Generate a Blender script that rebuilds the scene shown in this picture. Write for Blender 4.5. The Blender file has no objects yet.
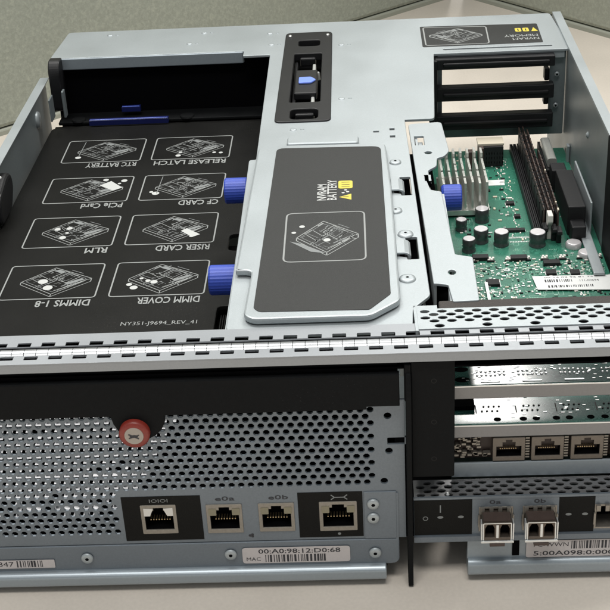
import bpy, bmesh, math, random
from mathutils import Matrix, Vector
random.seed(7)
S = 0.01                       # everything below is written in centimetres
sc = bpy.context.scene
col = sc.collection

# ------------------------------------------------------------------ helpers
class MB:
    def __init__(s): s.v=[]; s.f=[]; s.m=[]; s.sm=[]
    def add(s, vs, fs, m=0, smooth=False):
        o=len(s.v); s.v+= [tuple(p) for p in vs]
        for f in fs: s.f.append([i+o for i in f]); s.m.append(m); s.sm.append(smooth)
        return s
    def box(s,x0,x1,y0,y1,z0,z1,m=0):
        x0,x1=min(x0,x1),max(x0,x1); y0,y1=min(y0,y1),max(y0,y1); z0,z1=min(z0,z1),max(z0,z1)
        v=[(x0,y0,z0),(x1,y0,z0),(x1,y1,z0),(x0,y1,z0),(x0,y0,z1),(x1,y0,z1),(x1,y1,z1),(x0,y1,z1)]
        return s.add(v,[(0,3,2,1),(4,5,6,7),(0,1,5,4),(1,2,6,5),(2,3,7,6),(3,0,4,7)],m)
    def lathe(s,p,axis,prof,n=24,m=0):
        # prof: list of (dist along axis, radius); axis 'X','Y','Z' or '-Y'
        def P(d,r,a):
            c,q=math.cos(a)*r,math.sin(a)*r
            if axis=='Z': return (p[0]+c,p[1]+q,p[2]+d)
            if axis=='X': return (p[0]+d,p[1]+c,p[2]+q)
            return (p[0]+c,p[1]-d,p[2]+q)          # '-Y': d grows towards the viewer
        vs=[];fs=[]
        for d,r in prof:
            for k in range(n): vs.append(P(d,r,2*math.pi*k/n))
        for i in range(len(prof)-1):
            for k in range(n):
                a=i*n+k;b=i*n+(k+1)%n
                fs.append((a,b,b+n,a+n))
        s.add(vs,fs,m,True)
        s.add([P(prof[-1][0],prof[-1][1],2*math.pi*k/n) for k in range(n)],[tuple(range(n))],m)
        s.add([P(prof[0][0],prof[0][1],2*math.pi*k/n) for k in range(n)],[tuple(range(n))[::-1]],m)
        return s
    def prism(s,poly,mp,h0,h1,m=0):
        n=len(poly)
        vs=[mp(u,v,h0) for u,v in poly]+[mp(u,v,h1) for u,v in poly]
        fs=[tuple(range(n))[::-1],tuple(range(n,2*n))]+[(i,(i+1)%n,(i+1)%n+n,i+n) for i in range(n)]
        return s.add(vs,fs,m)
    def flat(s,poly,mp,w=0,m=0):
        return s.add([mp(u,v,w) for u,v in poly],[tuple(range(len(poly)))],m)
    def stroke(s,pts,wd,mp,w=0,closed=False,m=0):
        n=len(pts); L=[];R=[]
        for i in range(n):
            a=Vector(pts[i-1] if (closed or i>0) else pts[i]); b=Vector(pts[(i+1)%n] if (closed or i<n-1) else pts[i]); c=Vector(pts[i])
            d1=(c-a).normalized() if (c-a).length>1e-9 else None
            d2=(b-c).normalized() if (b-c).length>1e-9 else None
            d1=d1 or d2; d2=d2 or d1
            t=(d1+d2); t=t.normalized() if t.length>1e-6 else d1
            nn=Vector((-t.y,t.x)); k=1/max(.5,abs(t.dot(d1)))
            L.append(c+nn*wd/2*k); R.append(c-nn*wd/2*k)
        vs=[mp(p.x,p.y,w) for p in L]+[mp(p.x,p.y,w) for p in R]
        fs=[]
        for i in range(n if closed else n-1):
            j=(i+1)%n; fs.append((i,i+n,j+n,j))
        return s.add(vs,fs,m)
    def disc(s,u,v,r,mp,w=0,m=0,n=14,ry=None):
        ry=ry or r
        return s.flat([(u+r*math.cos(2*math.pi*k/n),v+ry*math.sin(2*math.pi*k/n)) for k in range(n)],mp,w,m)

def TOP(z,rot=0,o=(0,0)):
    c,q=math.cos(rot),math.sin(rot)
    return lambda u,v,w:(o[0]+u*c-v*q,o[1]+u*q+v*c,z+w)
def FRONT(y): return lambda u,v,w:(u,y-w,v)
def SIDE(x,sg=1): return lambda u,v,w:(x+sg*w,u,v)

def rnd(pts,r,n=4):
    out=[];N=len(pts)
    for i in range(N):
        a,b,c=Vector(pts[i-1]),Vector(pts[i]),Vector(pts[(i+1)%N])
        rr=r[i] if isinstance(r,(list,tuple)) else r
        if rr<=0: out.append(tuple(b)); continue
        d1=(a-b);d2=(c-b); k=min(rr,d1.length*.48,d2.length*.48)
        p0=b+d1.normalized()*k;p1=b+d2.normalized()*k
        for t in range(n+1):
            t/=n; q=p0*(1-t)**2+b*2*t*(1-t)+p1*t*t; out.append(tuple(q))
    return out
def rect(a,b,c,d): return [(a,c),(b,c),(b,d),(a,d)]
def ngon(u,v,r,n=8,ry=None,a0=0):
    ry=ry or r
    return [(u+r*math.cos(a0+2*math.pi*k/n),v+ry*math.sin(a0+2*math.pi*k/n)) for k in range(n)]

def link(name,mb,mats,parent=None,bevel=0,seg=2):
    me=bpy.data.meshes.new(name)
    xs=[p[0] for p in mb.v];ys=[p[1] for p in mb.v];zs=[p[2] for p in mb.v]
    c=Vector(((min(xs)+max(xs))/2,(min(ys)+max(ys))/2,min(zs)))
    me.from_pydata([((Vector(p)-c)*S) for p in mb.v],[],mb.f)
    if not isinstance(mats,(list,tuple)): mats=[mats]
    for m in mats: me.materials.append(m)
    for p,i,q in zip(me.polygons,mb.m,mb.sm): p.material_index=i; p.use_smooth=q
    me.validate(); me.update()
    o=bpy.data.objects.new(name,me); col.objects.link(o)
    o.location=c*S
    if parent is not None:
        o.parent=parent
        w=Vector((0,0,0)); q=parent
        while q is not None: w+=q.location; q=q.parent
        o.location=c*S-w
    if bevel:
        b=o.modifiers.new('bevel','BEVEL'); b.width=bevel*S; b.segments=seg; b.limit_method='ANGLE'; b.angle_limit=math.radians(40)
    return o
def label(o,l=None,cat=None,group=None,kind=None):
    if l: o['label']=l
    if cat: o['category']=cat
    if group: o['group']=group
    if kind: o['kind']=kind
    return o
def empty(name,loc):
    o=bpy.data.objects.new(name,None); col.objects.link(o); o.location=Vector(loc)*S; o.empty_display_size=.02
    return o

def sheet(mb,outer,holes,t,mp,m=0,bevel=0.02):
    """flat plate of thickness t (w from -t to 0) with holes, filled by a 2D curve"""
    cu=bpy.data.curves.new('c','CURVE'); cu.dimensions='2D'; cu.fill_mode='BOTH'
    cu.extrude=max(t/2-bevel,0.0005); cu.bevel_depth=bevel; cu.bevel_resolution=1; cu.offset=-bevel
    for poly in [outer]+list(holes):
        sp=cu.splines.new('POLY'); sp.points.add(len(poly)-1)
        for p,(u,v) in zip(sp.points,poly): p.co=(u,v,0,1)
        sp.use_cyclic_u=True
    return curve_into(mb,cu,lambda x,y,z: mp(x,y,z-t/2),m)
def curve_into(mb,cu,fn,m=0):
    ob=bpy.data.objects.new('tmp',cu); col.objects.link(ob)
    dg=bpy.context.evaluated_depsgraph_get(); dg.update()
    me=bpy.data.meshes.new_from_object(ob.evaluated_get(dg))
    mb.add([fn(*v.co) for v in me.vertices],[tuple(p.vertices) for p in me.polygons],m)
    bpy.data.objects.remove(ob); bpy.data.curves.remove(cu); bpy.data.meshes.remove(me)
    return mb
def text(mb,s,u,v,h,mp,w=0,width=None,rot=0,m=0,align='LEFT',bold=0.0):
    cu=bpy.data.curves.new('t','FONT'); cu.body=s; cu.size=1; cu.align_x=align; cu.resolution_u=2; cu.offset=bold
    ob=bpy.data.objects.new('tmp',cu); col.objects.link(ob)
    dg=bpy.context.evaluated_depsgraph_get(); dg.update()
    me=bpy.data.meshes.new_from_object(ob.evaluated_get(dg))
    vs=[tuple(q.co) for q in me.vertices]
    if vs:
        x0=min(p[0] for p in vs);x1=max(p[0] for p in vs)
        k=h/0.7; kx=k if width is None else width/(x1-x0)
        c,q=math.cos(rot),math.sin(rot)
        def fn(x,y): x*=kx;y*=k; return mp(u+x*c-y*q,v+x*q+y*c,w)
        mb.add([fn(p[0],p[1]) for p in vs],[tuple(p.vertices) for p in me.polygons],m)
    bpy.data.objects.remove(ob); bpy.data.curves.remove(cu); bpy.data.meshes.remove(me)
    return mb

# ------------------------------------------------------------------ materials
def mat(name,color,rough=.5,metal=0,noise=None,bump=None,spec=None,coat=0,dust=0):
    """noise=(scale per cm, amount) varies value; bump=(scale per cm, strength)"""
    m=bpy.data.materials.new(name); m.use_nodes=True; nt=m.node_tree; N=nt.nodes; b=N['Principled BSDF']
    b.inputs['Base Color'].default_value=(*color,1); b.inputs['Roughness'].default_value=rough; b.inputs['Metallic'].default_value=metal
    if spec is not None: b.inputs['Specular IOR Level'].default_value=spec
    if coat: b.inputs['Coat Weight'].default_value=coat; b.inputs['Coat Roughness'].default_value=.1
    tc=N.new('ShaderNodeTexCoord'); mp=N.new('ShaderNodeMapping'); mp.inputs['Scale'].default_value=(100,100,100)
    nt.links.new(tc.outputs['Object'],mp.inputs[0])
    if noise:
        n=N.new('ShaderNodeTexNoise'); n.inputs['Scale'].default_value=noise[0]; n.inputs['Detail'].default_value=3
        nt.links.new(mp.outputs[0],n.inputs['Vector'])
        n2=N.new('ShaderNodeTexNoise'); n2.inputs['Scale'].default_value=.25; n2.inputs['Detail'].default_value=4
        nt.links.new(mp.outputs[0],n2.inputs['Vector'])
        ad=N.new('ShaderNodeMath'); ad.operation='MULTIPLY_ADD'; ad.inputs[1].default_value=.5
        nt.links.new(n2.outputs[0],ad.inputs[0]); 
        h=N.new('ShaderNodeMath'); h.operation='MULTIPLY'; h.inputs[1].default_value=.5; nt.links.new(n.outputs[0],h.inputs[0]); nt.links.new(h.outputs[0],ad.inputs[2])
        mr=N.new('ShaderNodeMapRange'); mr.inputs['From Min'].default_value=.3; mr.inputs['From Max'].default_value=.7
        mr.inputs['To Min'].default_value=1-noise[1]; mr.inputs['To Max'].default_value=1+noise[1]
        nt.links.new(ad.outputs[0],mr.inputs[0])
        vm=N.new('ShaderNodeVectorMath'); vm.operation='SCALE'; vm.inputs[0].default_value=color
        nt.links.new(mr.outputs[0],vm.inputs['Scale']); nt.links.new(vm.outputs[0],b.inputs['Base Color'])
        if dust:
            # fine settled dust: scattered specks, denser in soft patches
            dn=N.new('ShaderNodeTexVoronoi'); dn.inputs['Scale'].default_value=7; nt.links.new(mp.outputs[0],dn.inputs['Vector'])
            d1=N.new('ShaderNodeMapRange'); d1.inputs['From Min'].default_value=.16; d1.inputs['From Max'].default_value=.05; nt.links.new(dn.outputs['Distance'],d1.inputs[0])
            dp=N.new('ShaderNodeMapRange'); dp.inputs['From Min'].default_value=.48; dp.inputs['From Max'].default_value=.65; nt.links.new(n2.outputs[0],dp.inputs[0])
            dm=N.new('ShaderNodeMath'); dm.operation='MULTIPLY'; nt.links.new(d1.outputs[0],dm.inputs[0]); nt.links.new(dp.outputs[0],dm.inputs[1])
            d2=N.new('ShaderNodeMath'); d2.operation='MULTIPLY'; d2.inputs[1].default_value=dust; nt.links.new(dm.outputs[0],d2.inputs[0])
            mx=N.new('ShaderNodeMix'); mx.data_type='RGBA'; mx.inputs['B'].default_value=(.35,.34,.32,1)
            nt.links.new(d2.outputs[0],mx.inputs['Factor']); nt.links.new(vm.outputs[0],mx.inputs['A']); nt.links.new(mx.outputs['Result'],b.inputs['Base Color'])
        r2=N.new('ShaderNodeMapRange'); r2.inputs['From Min'].default_value=.3; r2.inputs['From Max'].default_value=.7
        r2.inputs['To Min'].default_value=max(rough-.035,.02); r2.inputs['To Max'].default_value=min(rough+.045,1)
        nt.links.new(n2.outputs[0],r2.inputs[0]); nt.links.new(r2.outputs[0],b.inputs['Roughness'])
    if bump:
        n=N.new('ShaderNodeTexNoise'); n.inputs['Scale'].default_value=bump[0]; n.inputs['Detail'].default_value=2
        nt.links.new(mp.outputs[0],n.inputs['Vector'])
        bp=N.new('ShaderNodeBump'); bp.inputs['Strength'].default_value=bump[1]; bp.inputs['Distance'].default_value=.0003
        nt.links.new(n.outputs[0],bp.inputs['Height']); nt.links.new(bp.outputs[0],b.inputs['Normal'])
    return m
STEEL=mat('zinc_steel',(.355,.388,.402),.43,.48,(14,.07),(34,.22))
LEAF=mat('hinge_leaf_steel',(.27,.285,.30),.42,.45,(14,.06),(30,.10))
STEEL_F=mat('front_steel_shaded',(.155,.18,.205),.42,.45,(12,.10),(30,.12))  # steel darkened in colour because the front faces turn from the light
STEEL_D=mat('wall_steel',(.22,.25,.26),.4,.55,(6,.10),(20,.1))
RAIL=mat('rail_steel',(.30,.34,.37),.35,.5,(8,.06))
CHROME=mat('hinge_steel',(.38,.39,.40),.30,.85,(9,.03))
CARDBAR=mat('card_bracket_steel',(.22,.22,.225),.38,.6,(10,.06))
BLACK=mat('black_plastic',(.007,.007,.008),.45,0,(8,.2),(25,.15),spec=.35)
BLACKM=mat('black_painted_steel',(.005,.0055,.006),.6,0,(8,.2),(30,.2),spec=.10,dust=.06)
LABEL=mat('dark_label_film',(.019,.020,.0195),.55,0,(20,.3),(35,.35),spec=.3,dust=.08)
LABEL_B=mat('black_film_cover',(.007,.007,.0066),.42,0,(16,.45),(30,.25),spec=.10,dust=.12)
PRINT=mat('grey_print',(.23,.24,.235),.6)
PRINT_D=mat('faint_print',(.17,.18,.18),.6)
WHITE=mat('white_print',(.42,.43,.42),.6)
YELLOW=mat('yellow_print',(.52,.43,.05),.5)
VOID=mat('recess_shade',(.002,.002,.0025),.8,spec=.03)  # near-black colour standing in for the shade in gaps and recesses
BLUE=mat('blue_plastic',(.022,.055,.36),.45,0,(10,.12),(40,.2))
BLUE_L=mat('light_blue_plastic',(.16,.25,.75),.35)
BLUE_D=mat('dark_blue_plastic',(.005,.009,.07),.35)
NAVY_GLINT=mat('blue_highlight',(.10,.16,.60),.3)  # lighter blue painted as the highlight line along the pull handle
PAPER=mat('label_paper',(.46,.43,.425),.6,0,(6,.05))
PAPER_W=mat('white_label_paper',(.66,.67,.66),.55,0,(6,.04))
INK=mat('black_ink',(.025,.025,.03),.6)
RED=mat('red_plastic',(.20,.022,.014),.4,0,(9,.15))
BEIGEP=mat('beige_insert',(.32,.28,.24),.5)
NICKEL=mat('connector_shell',(.26,.24,.21),.38,.7,(12,.15))
GOLD=mat('contact_pins',(.55,.42,.25),.35,.8)
LEDW=mat('clear_light_pipe',(.20,.18,.12),.3)
WPLAST=mat('white_connector_plastic',(.60,.58,.54),.45)
BROWN=mat('brown_connector',(.05,.033,.027),.5,0,(10,.2))
CAPB=mat('capacitor_sleeve',(.10,.11,.11),.25,.6,(10,.2))
CAPT=mat('capacitor_top',(.58,.56,.57),.35,.4,(5,.08))
FOAM=mat('grey_foam_gasket',(.042,.037,.034),.9,0,(18,.4),(14,.8))
HSK=mat('heatsink_aluminium',(.62,.63,.59),.3,.7,(9,.12))
TAN=mat('tan_component',(.55,.50,.40),.5)
SOLDER=mat('solder',(.72,.73,.72),.3,.7)
XCVR=mat('transceiver_shell',(.11,.09,.075),.35,.7,(12,.2))
TRACE=mat('copper_under_mask',(.03,.17,.11),.35)
PALEG=mat('pale_green_pad',(.22,.38,.30),.5)
CHIP=mat('chip_black',(.012,.012,.013),.5,0,(8,.2),spec=.3)
PORTD=mat('port_shell_dark',(.16,.14,.12),.4,.7,(12,.15))

def pcb_mat(name,base,light,rough=.3,sc1=2.2,thr=.5):
    m=bpy.data.materials.new(name); m.use_nodes=True; nt=m.node_tree; N=nt.nodes; b=N['Principled BSDF']
    tc=N.new('ShaderNodeTexCoord'); mp=N.new('ShaderNodeMapping'); mp.inputs['Scale'].default_value=(100,100,100)
    nt.links.new(tc.outputs['Object'],mp.inputs[0])
    br=N.new('ShaderNodeTexBrick'); br.inputs['Scale'].default_value=sc1; br.inputs['Mortar Size'].default_value=.035
    br.inputs['Color1'].default_value=(0,0,0,1); br.inputs['Color2'].default_value=(.22,.22,.22,1); br.inputs['Mortar'].default_value=(.8,.8,.8,1)
    br.inputs['Brick Width'].default_value=.9; br.inputs['Row Height'].default_value=.17
    n=N.new('ShaderNodeTexNoise'); n.inputs['Scale'].default_value=1.1; n.inputs['Detail'].default_value=1
    nt.links.new(mp.outputs[0],n.inputs['Vector'])
    va=N.new('ShaderNodeVectorMath'); va.operation='MULTIPLY_ADD'; va.inputs[1].default_value=(1.6,1.6,0)
    nt.links.new(n.outputs['Color'],va.inputs[0]); nt.links.new(mp.outputs[0],va.inputs[2]); nt.links.new(va.outputs[0],br.inputs['Vector'])
    vo=N.new('ShaderNodeTexVoronoi'); vo.inputs['Scale'].default_value=4.5; nt.links.new(mp.outputs[0],vo.inputs['Vector'])
    lt=N.new('ShaderNodeMath'); lt.operation='LESS_THAN'; lt.inputs[1].default_value=.16; nt.links.new(vo.outputs['Distance'],lt.inputs[0])
    n3=N.new('ShaderNodeTexNoise'); n3.inputs['Scale'].default_value=.6; nt.links.new(mp.outputs[0],n3.inputs['Vector'])
    g=N.new('ShaderNodeMapRange'); g.inputs['From Min'].default_value=.42; g.inputs['From Max'].default_value=.58
    nt.links.new(n3.outputs[0],g.inputs[0])
    mu=N.new('ShaderNodeMath'); mu.operation='MULTIPLY'; nt.links.new(lt.outputs[0],mu.inputs[0]); nt.links.new(g.outputs[0],mu.inputs[1])
    ad=N.new('ShaderNodeMath'); ad.operation='MAXIMUM'; nt.links.new(br.outputs['Color'],ad.inputs[0]); nt.links.new(mu.outputs[0],ad.inputs[1])
    mx=N.new('ShaderNodeMix'); mx.data_type='RGBA'; mx.inputs['A'].default_value=(*base,1); mx.inputs['B'].default_value=(*light,1)
    nt.links.new(ad.outputs[0],mx.inputs['Factor']); nt.links.new(mx.outputs['Result'],b.inputs['Base Color'])
    b.inputs['Roughness'].default_value=rough
    return m
PCB=pcb_mat('motherboard_green',(.009,.085,.052),(.04,.19,.13),.38)
PCB2=pcb_mat('card_green',(.012,.085,.065),(.10,.25,.21),.14,3)

def fabric(name,c):
    m=bpy.data.materials.new(name); m.use_nodes=True; nt=m.node_tree; N=nt.nodes; b=N['Principled BSDF']; b.inputs['Roughness'].default_value=.95
    b.inputs['Specular IOR Level'].default_value=.1
    tc=N.new('ShaderNodeTexCoord'); mp=N.new('ShaderNodeMapping'); mp.inputs['Scale'].default_value=(100,100,100); nt.links.new(tc.outputs['Object'],mp.inputs[0])
    n=N.new('ShaderNodeTexNoise'); n.inputs['Scale'].default_value=3.2; n.inputs['Detail'].default_value=3; n.inputs['Roughness'].default_value=.7; nt.links.new(mp.outputs[0],n.inputs['Vector'])
    cr=N.new('ShaderNodeValToRGB'); e=cr.color_ramp.elements
    e[0].position=.36; e[0].color=(c[0]*.91,c[1]*.91,c[2]*.90,1); e[1].position=.72; e[1].color=(c[0]*1.2,c[1]*1.18,c[2]*1.15,1)
    k=e.new(.52); k.color=(*c,1)
    nt.links.new(n.outputs[0],cr.inputs[0]); nt.links.new(cr.outputs[0],b.inputs['Base Color'])
    bp=N.new('ShaderNodeBump'); bp.inputs['Strength'].default_value=.25; bp.inputs['Distance'].default_value=.001
    nt.links.new(n.outputs[0],bp.inputs['Height']); nt.links.new(bp.outputs[0],b.inputs['Normal'])
    return m
FABRIC=fabric('cubicle_fabric',(.34,.36,.31))
FABRIC2=fabric('cubicle_fabric_side',(.35,.365,.31))
DESK=mat('desk_laminate',(.61,.555,.49),.58,0,(6,.07),(18,.08))
TRIM=mat('partition_trim',(.32,.33,.28),.7)

# ------------------------------------------------------------------ the setting
mb=MB(); mb.prism(rnd([(-75,-60),(75,-60),(75,140),(-75,140)],3),TOP(0),-3,0)
d=link('desk',mb,DESK); label(d,'beige laminate desk top the opened controller stands on','desk')
def partition(name,a,b,h,t,m,lab):
    a=Vector(a);b=Vector(b);dv=(b-a).normalized();nn=Vector((-dv.y,dv.x))*t
    if nn.y<0: nn=-nn
    root=empty(name,((a.x+b.x)/2,(a.y+b.y)/2,0)); label(root,lab,'partition')
    def P(k0,k1): 
        o=nn.normalized()
        return [tuple(a+o*k0),tuple(b+o*k0),tuple(b+o*k1),tuple(a+o*k1)]
    q=MB(); q.prism(P(.4,t),TOP(0),.52,h); link('fabric_panel',q,m,root,.4)
    q=MB(); q.prism(P(.3,t),TOP(0),-40,.5); link('base_trim',q,TRIM,root,.15)
    q=MB(); q.prism(P(.0,t),TOP(0),h+.02,h+2.5); link('top_rail',q,TRIM,root,.3)
cx,cy=8.8,88.3
partition('cubicle_partition',(cx-110,cy-110*.855),(cx,cy),48,5,FABRIC,'green grey speckled fabric cubicle partition behind the left of the controller')
partition('cubicle_partition',(cx+.3,cy+.1),(cx+95,cy-95*1.22),48,5,FABRIC2,'green grey fabric cubicle partition behind the right side, past the bare desk corner')

# ------------------------------------------------------------------ the controller
R0=empty('storage_controller',(-5,20,0))
label(R0,'opened silver rack storage controller with black film covers and exposed green motherboard','computer hardware')

# chassis tray and side walls
mb=MB(); mb.box(-22.1,2.2,8,36.2,2.0,2.2); mb.box(-22.1,2.2,.6,7.99,2.0,2.2,1); mb.box(2.25,12.1,1.6,36.2,.9,1.1)
mb.box(-22.1,-.9,-.0,7.2,.9,1.1,1); link('chassis_floor',mb,[STEEL_D,VOID],R0)  # front left floor coloured near-black as shade behind the panel holes
mb=MB(); sheet(mb,rnd([(.3,.4),(37.8,.4),(37.8,10.7),(.3,10.7)],.2),[],.2,SIDE(-22.1,1),0,.03)
mb.box(-22.4,-21.82,.35,37.85,10.705,10.76,1)
w=link('side_wall',mb,[STEEL_D,STEEL],R0)
q=MB(); q.lathe((-22.1,34.3,9.2),'X',[(0,.55),(.12,.5),(.16,.2)],18); link('rivet',q,STEEL,w)
mb=MB(); sheet(mb,rnd([(2.2,1.2),(43.2,1.2),(43.2,12),(2.2,12)],.2),[],.2,SIDE(12.0,1),0,.03)
mb.box(11.8,12.35,2.2,43.2,11.98,12.14,1)
w=link('side_wall',mb,[STEEL_D,STEEL],R0)
q=MB(); q.box(11.6,11.78,33.2,33.7,5.2,6.5); link('locating_tab',q,STEEL,w,.05)
q=MB(); q.lathe((11.8,21.9+5.5,9.6),'X',[(-.12,.1),(0,.22)],12); link('rivet',q,STEEL,w)
mb=MB(); mb.box(11.70,11.78,3.3,20.9,3.2,12.25); link('air_guide',mb,BLACKM,R0,.08)
mb=MB(); mb.box(11.3,11.42,22.6,28.6,5.45,7.5); mb.box(10.75,11.35,17.6,25.0,5.55,5.72); link('wall_flange',mb,STEEL,R0,.05)

# ---- rear top cover + centre plate (one steel sheet)
outer=[(-21.6,37.95),(-21.3,43.4),(11.65,43.4),(12.0,35.9),(3.35,35.9),(2.75,25.4),(2.7,24.85),(1.05,24.85),(1.05,23.9),(1.28,4.4),(.5,3.3),(.42,2.0),(-7.33,2.0),(-7.43,19.85),(-7.06,19.9),(-7.1,37.0),(-8.85,37.0),(-8.85,37.95)]
holes=[]
# door latch slots along the right of the centre plate
for y in (15.6,5.4+3.3):
    holes.append(rnd([(.45,y-.9),(.98,y-.9),(.98,y+1.35),(.45,y+1.35),(.45,y+.75),(.1,y+.75),(.1,y+.45),(.1,y-.55),(.45,y-.7)],.05))
holes+= [rect(.15,.42,23.35,23.65),rect(.15,.42,22.3,22.6),rect(-.75,-.45,23.1,23.35)]
holes+= [rnd(rect(-6.1,-3.3,25.3,40.8),.3)]
holes.append(rnd([(4.0,36.55),(10.9,36.55),(10.9,36.8),(4.0,36.8)],.1))
mb=MB(); sheet(mb,rnd(outer,[.4,.3,.3,.3,.1,.2,.3,.05,.2,.2,.2,.1,.2,.2,.1,.15,.1,.05]),holes,.16,TOP(12),0,.03)
# folded edges
mb.box(-20.95,-8.87,37.97,38.1,11.25,11.86)
mb.box(-7.40,-7.28,2.1,19.8,10.9,11.86); mb.box(3.6,11.6,36.0,36.12,11.4,11.86)
cover=link('top_cover',mb,STEEL,R0)
label(cover,'bright zinc plated top cover plate with rear strip')
mb=MB(); mb.box(-20.98,-8.9,37.80,37.95,11.22,11.99); link('front_lip',mb,RAIL,cover,.07,3)
# dimples and rivets pressed in the cover
mb=MB()
for x,y in [(-7.3,41.4),(-7.1,39),(-2.5,38.4),(-2.5,28.5),(-5.2,23.9),(-18.3,42.4),(-11.8,42.1),(-12.6,39.9)]:
    mb=MB(); mb.lathe((x,y,12.0),'Z',[(0,.2),(.05,.17),(.06,.1)],14); link('pressed_dimple',mb,STEEL,cover)
    mb=MB(); mb.lathe((x+.5,y+.05,12.0),'Z',[(0,.12),(.03,.1)],12); link('pressed_dimple',mb,STEEL,cover)
for x,y,r in [(.55,16.2+2.6,.32),(.35,12.9,.34),(.62,5.9,.38),(.72,10.3,.38)][:]:
    q=MB(); q.lathe((x-.25,y,12.0),'Z',[(0,r),(.08,r*.92),(.11,r*.6)],20); q.lathe((x-.25,y,12.11),'Z',[(0,.07),(.01,.06)],10,1); link('rivet',q,[STEEL,VOID],cover)
for y in (15.6,8.7):
    q=MB()
    pr=[(0,0),(.16,.0),(.26,.12),(.26,.3),(.18,.42),(0,.5),(-.35,.5),(-.35,.38),(0,.38),(.1,.32),(.14,.2),(.1,.1)]
    q.prism([(.35+a*1.1,11.75+b*.9) for a,b in pr],lambda u,v,w:(u,w,v),y-.6,y+.75)
    link('latch_hook',q,STEEL,cover,.03)
# strip under slots so the holes look dark
mb=MB(); mb.box(-.2,1.02,2.5,24.6,10.9,11.0); link('slot_shade_strip',mb,VOID,R0)

# ---- right bracket beside the centre plate
br=[(1.2,24.1),(3.05,24.25),(3.2,20.0),(2.85,19.35),(2.5,19.2),(2.42,18.15),(2.1,17.8),(1.95,17.6),(1.93,15.2),(2.45,14.95),(2.62,8.1),(3.38,7.8),(3.32,3.8),(2.2,3.75),(2.1,5.25),(1.62,5.4),(1.48,5.4)]
bh=[ngon(2.08,19.95,.2,14,.2),ngon(2.35,6.4,.17,14,.24),rect(1.72,2.0,16.3,17.0),rnd([(1.45,21.0),(1.95,21.0),(1.95,22.3),(1.45,22.3)],.05)]
mb=MB(); sheet(mb,rnd(br,[.3,.3,.4,.3,.2,.2,.2,.1,.1,.1,.1,.1,.1,.1,.1,.1,.1]),bh,.14,TOP(12.02),0,.03)
mb.box(2.46,2.58,8.0,14.9,10.4,11.9); mb.box(1.5,1.62,5.5,24,10.6,11.88)
bk=link('side_bracket',mb,STEEL,R0)
q=MB(); q.box(1.62,1.9,20.9,22.2,11.0,11.7); q.box(1.2,2.4,5.6,23.9,10.2,10.3,1); link('retaining_clip',q,[STEEL,VOID],bk,.04)
q=MB(); q.box(2.1,2.3,3.9,5.2,10.0,11.9); q.box(1.3,1.75,3.7,4.6,10.4,11.2,1); q.box(2.4,3.1,3.3,3.8,10.8,11.7,1)
q.lathe((1.75,3.6,11.0),'Z',[(0,.15),(.25,.13),(.3,.05)],12); link('pivot_block',q,[STEEL,BLACK],bk,.04)

# ---- raised battery door
dr=[(-5.5,21.6),(-1.55,21.6),(-1.0,21.0),(.35,20.4),(.42,14),(.05,3.55),(-1.25,1.75),(-6.2,1.75),(-6.6,2.15),(-6.47,6.6),(-7.2,6.7),(-7.05,20.4),(-6.0,21.0)]
dr=[(-6.3,20.9),(-.15,20.7),(-.02,15),(-.02,3.45),(-1.3,2.2),(-6.25,2.2),(-6.62,2.6),(-6.5,6.55),(-7.22,6.6),(-7.2,7.3),(-6.95,20.6)]
mb=MB(); sheet(mb,rnd(dr,[.3,.4,.1,.3,.3,.5,.4,.3,.05,.05,.3]),[],.30,TOP(12.36),0,.09)
door=link('battery_door',mb,STEEL,R0)
mb=MB(); mb.prism(rnd([(-5.45,21.0),(-1.6,20.9),(-1.55,21.7),(-1.75,21.95),(-5.2,22.15),(-5.45,21.9)],.15),TOP(12.02),0,.36); link('door_tab',mb,STEEL,door,.1,3)
lb=[(-5.95,20.4),(-.42,20.2),(-.42,3.95),(-1.35,2.65),(-6.0,2.75),(-6.22,3.1)]
mb=MB(); mb.prism(rnd(lb,[.45,.5,.1,.1,.35,.1]),TOP(12.365),0,.02); dl=link('label_film',mb,LABEL,door)
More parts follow.
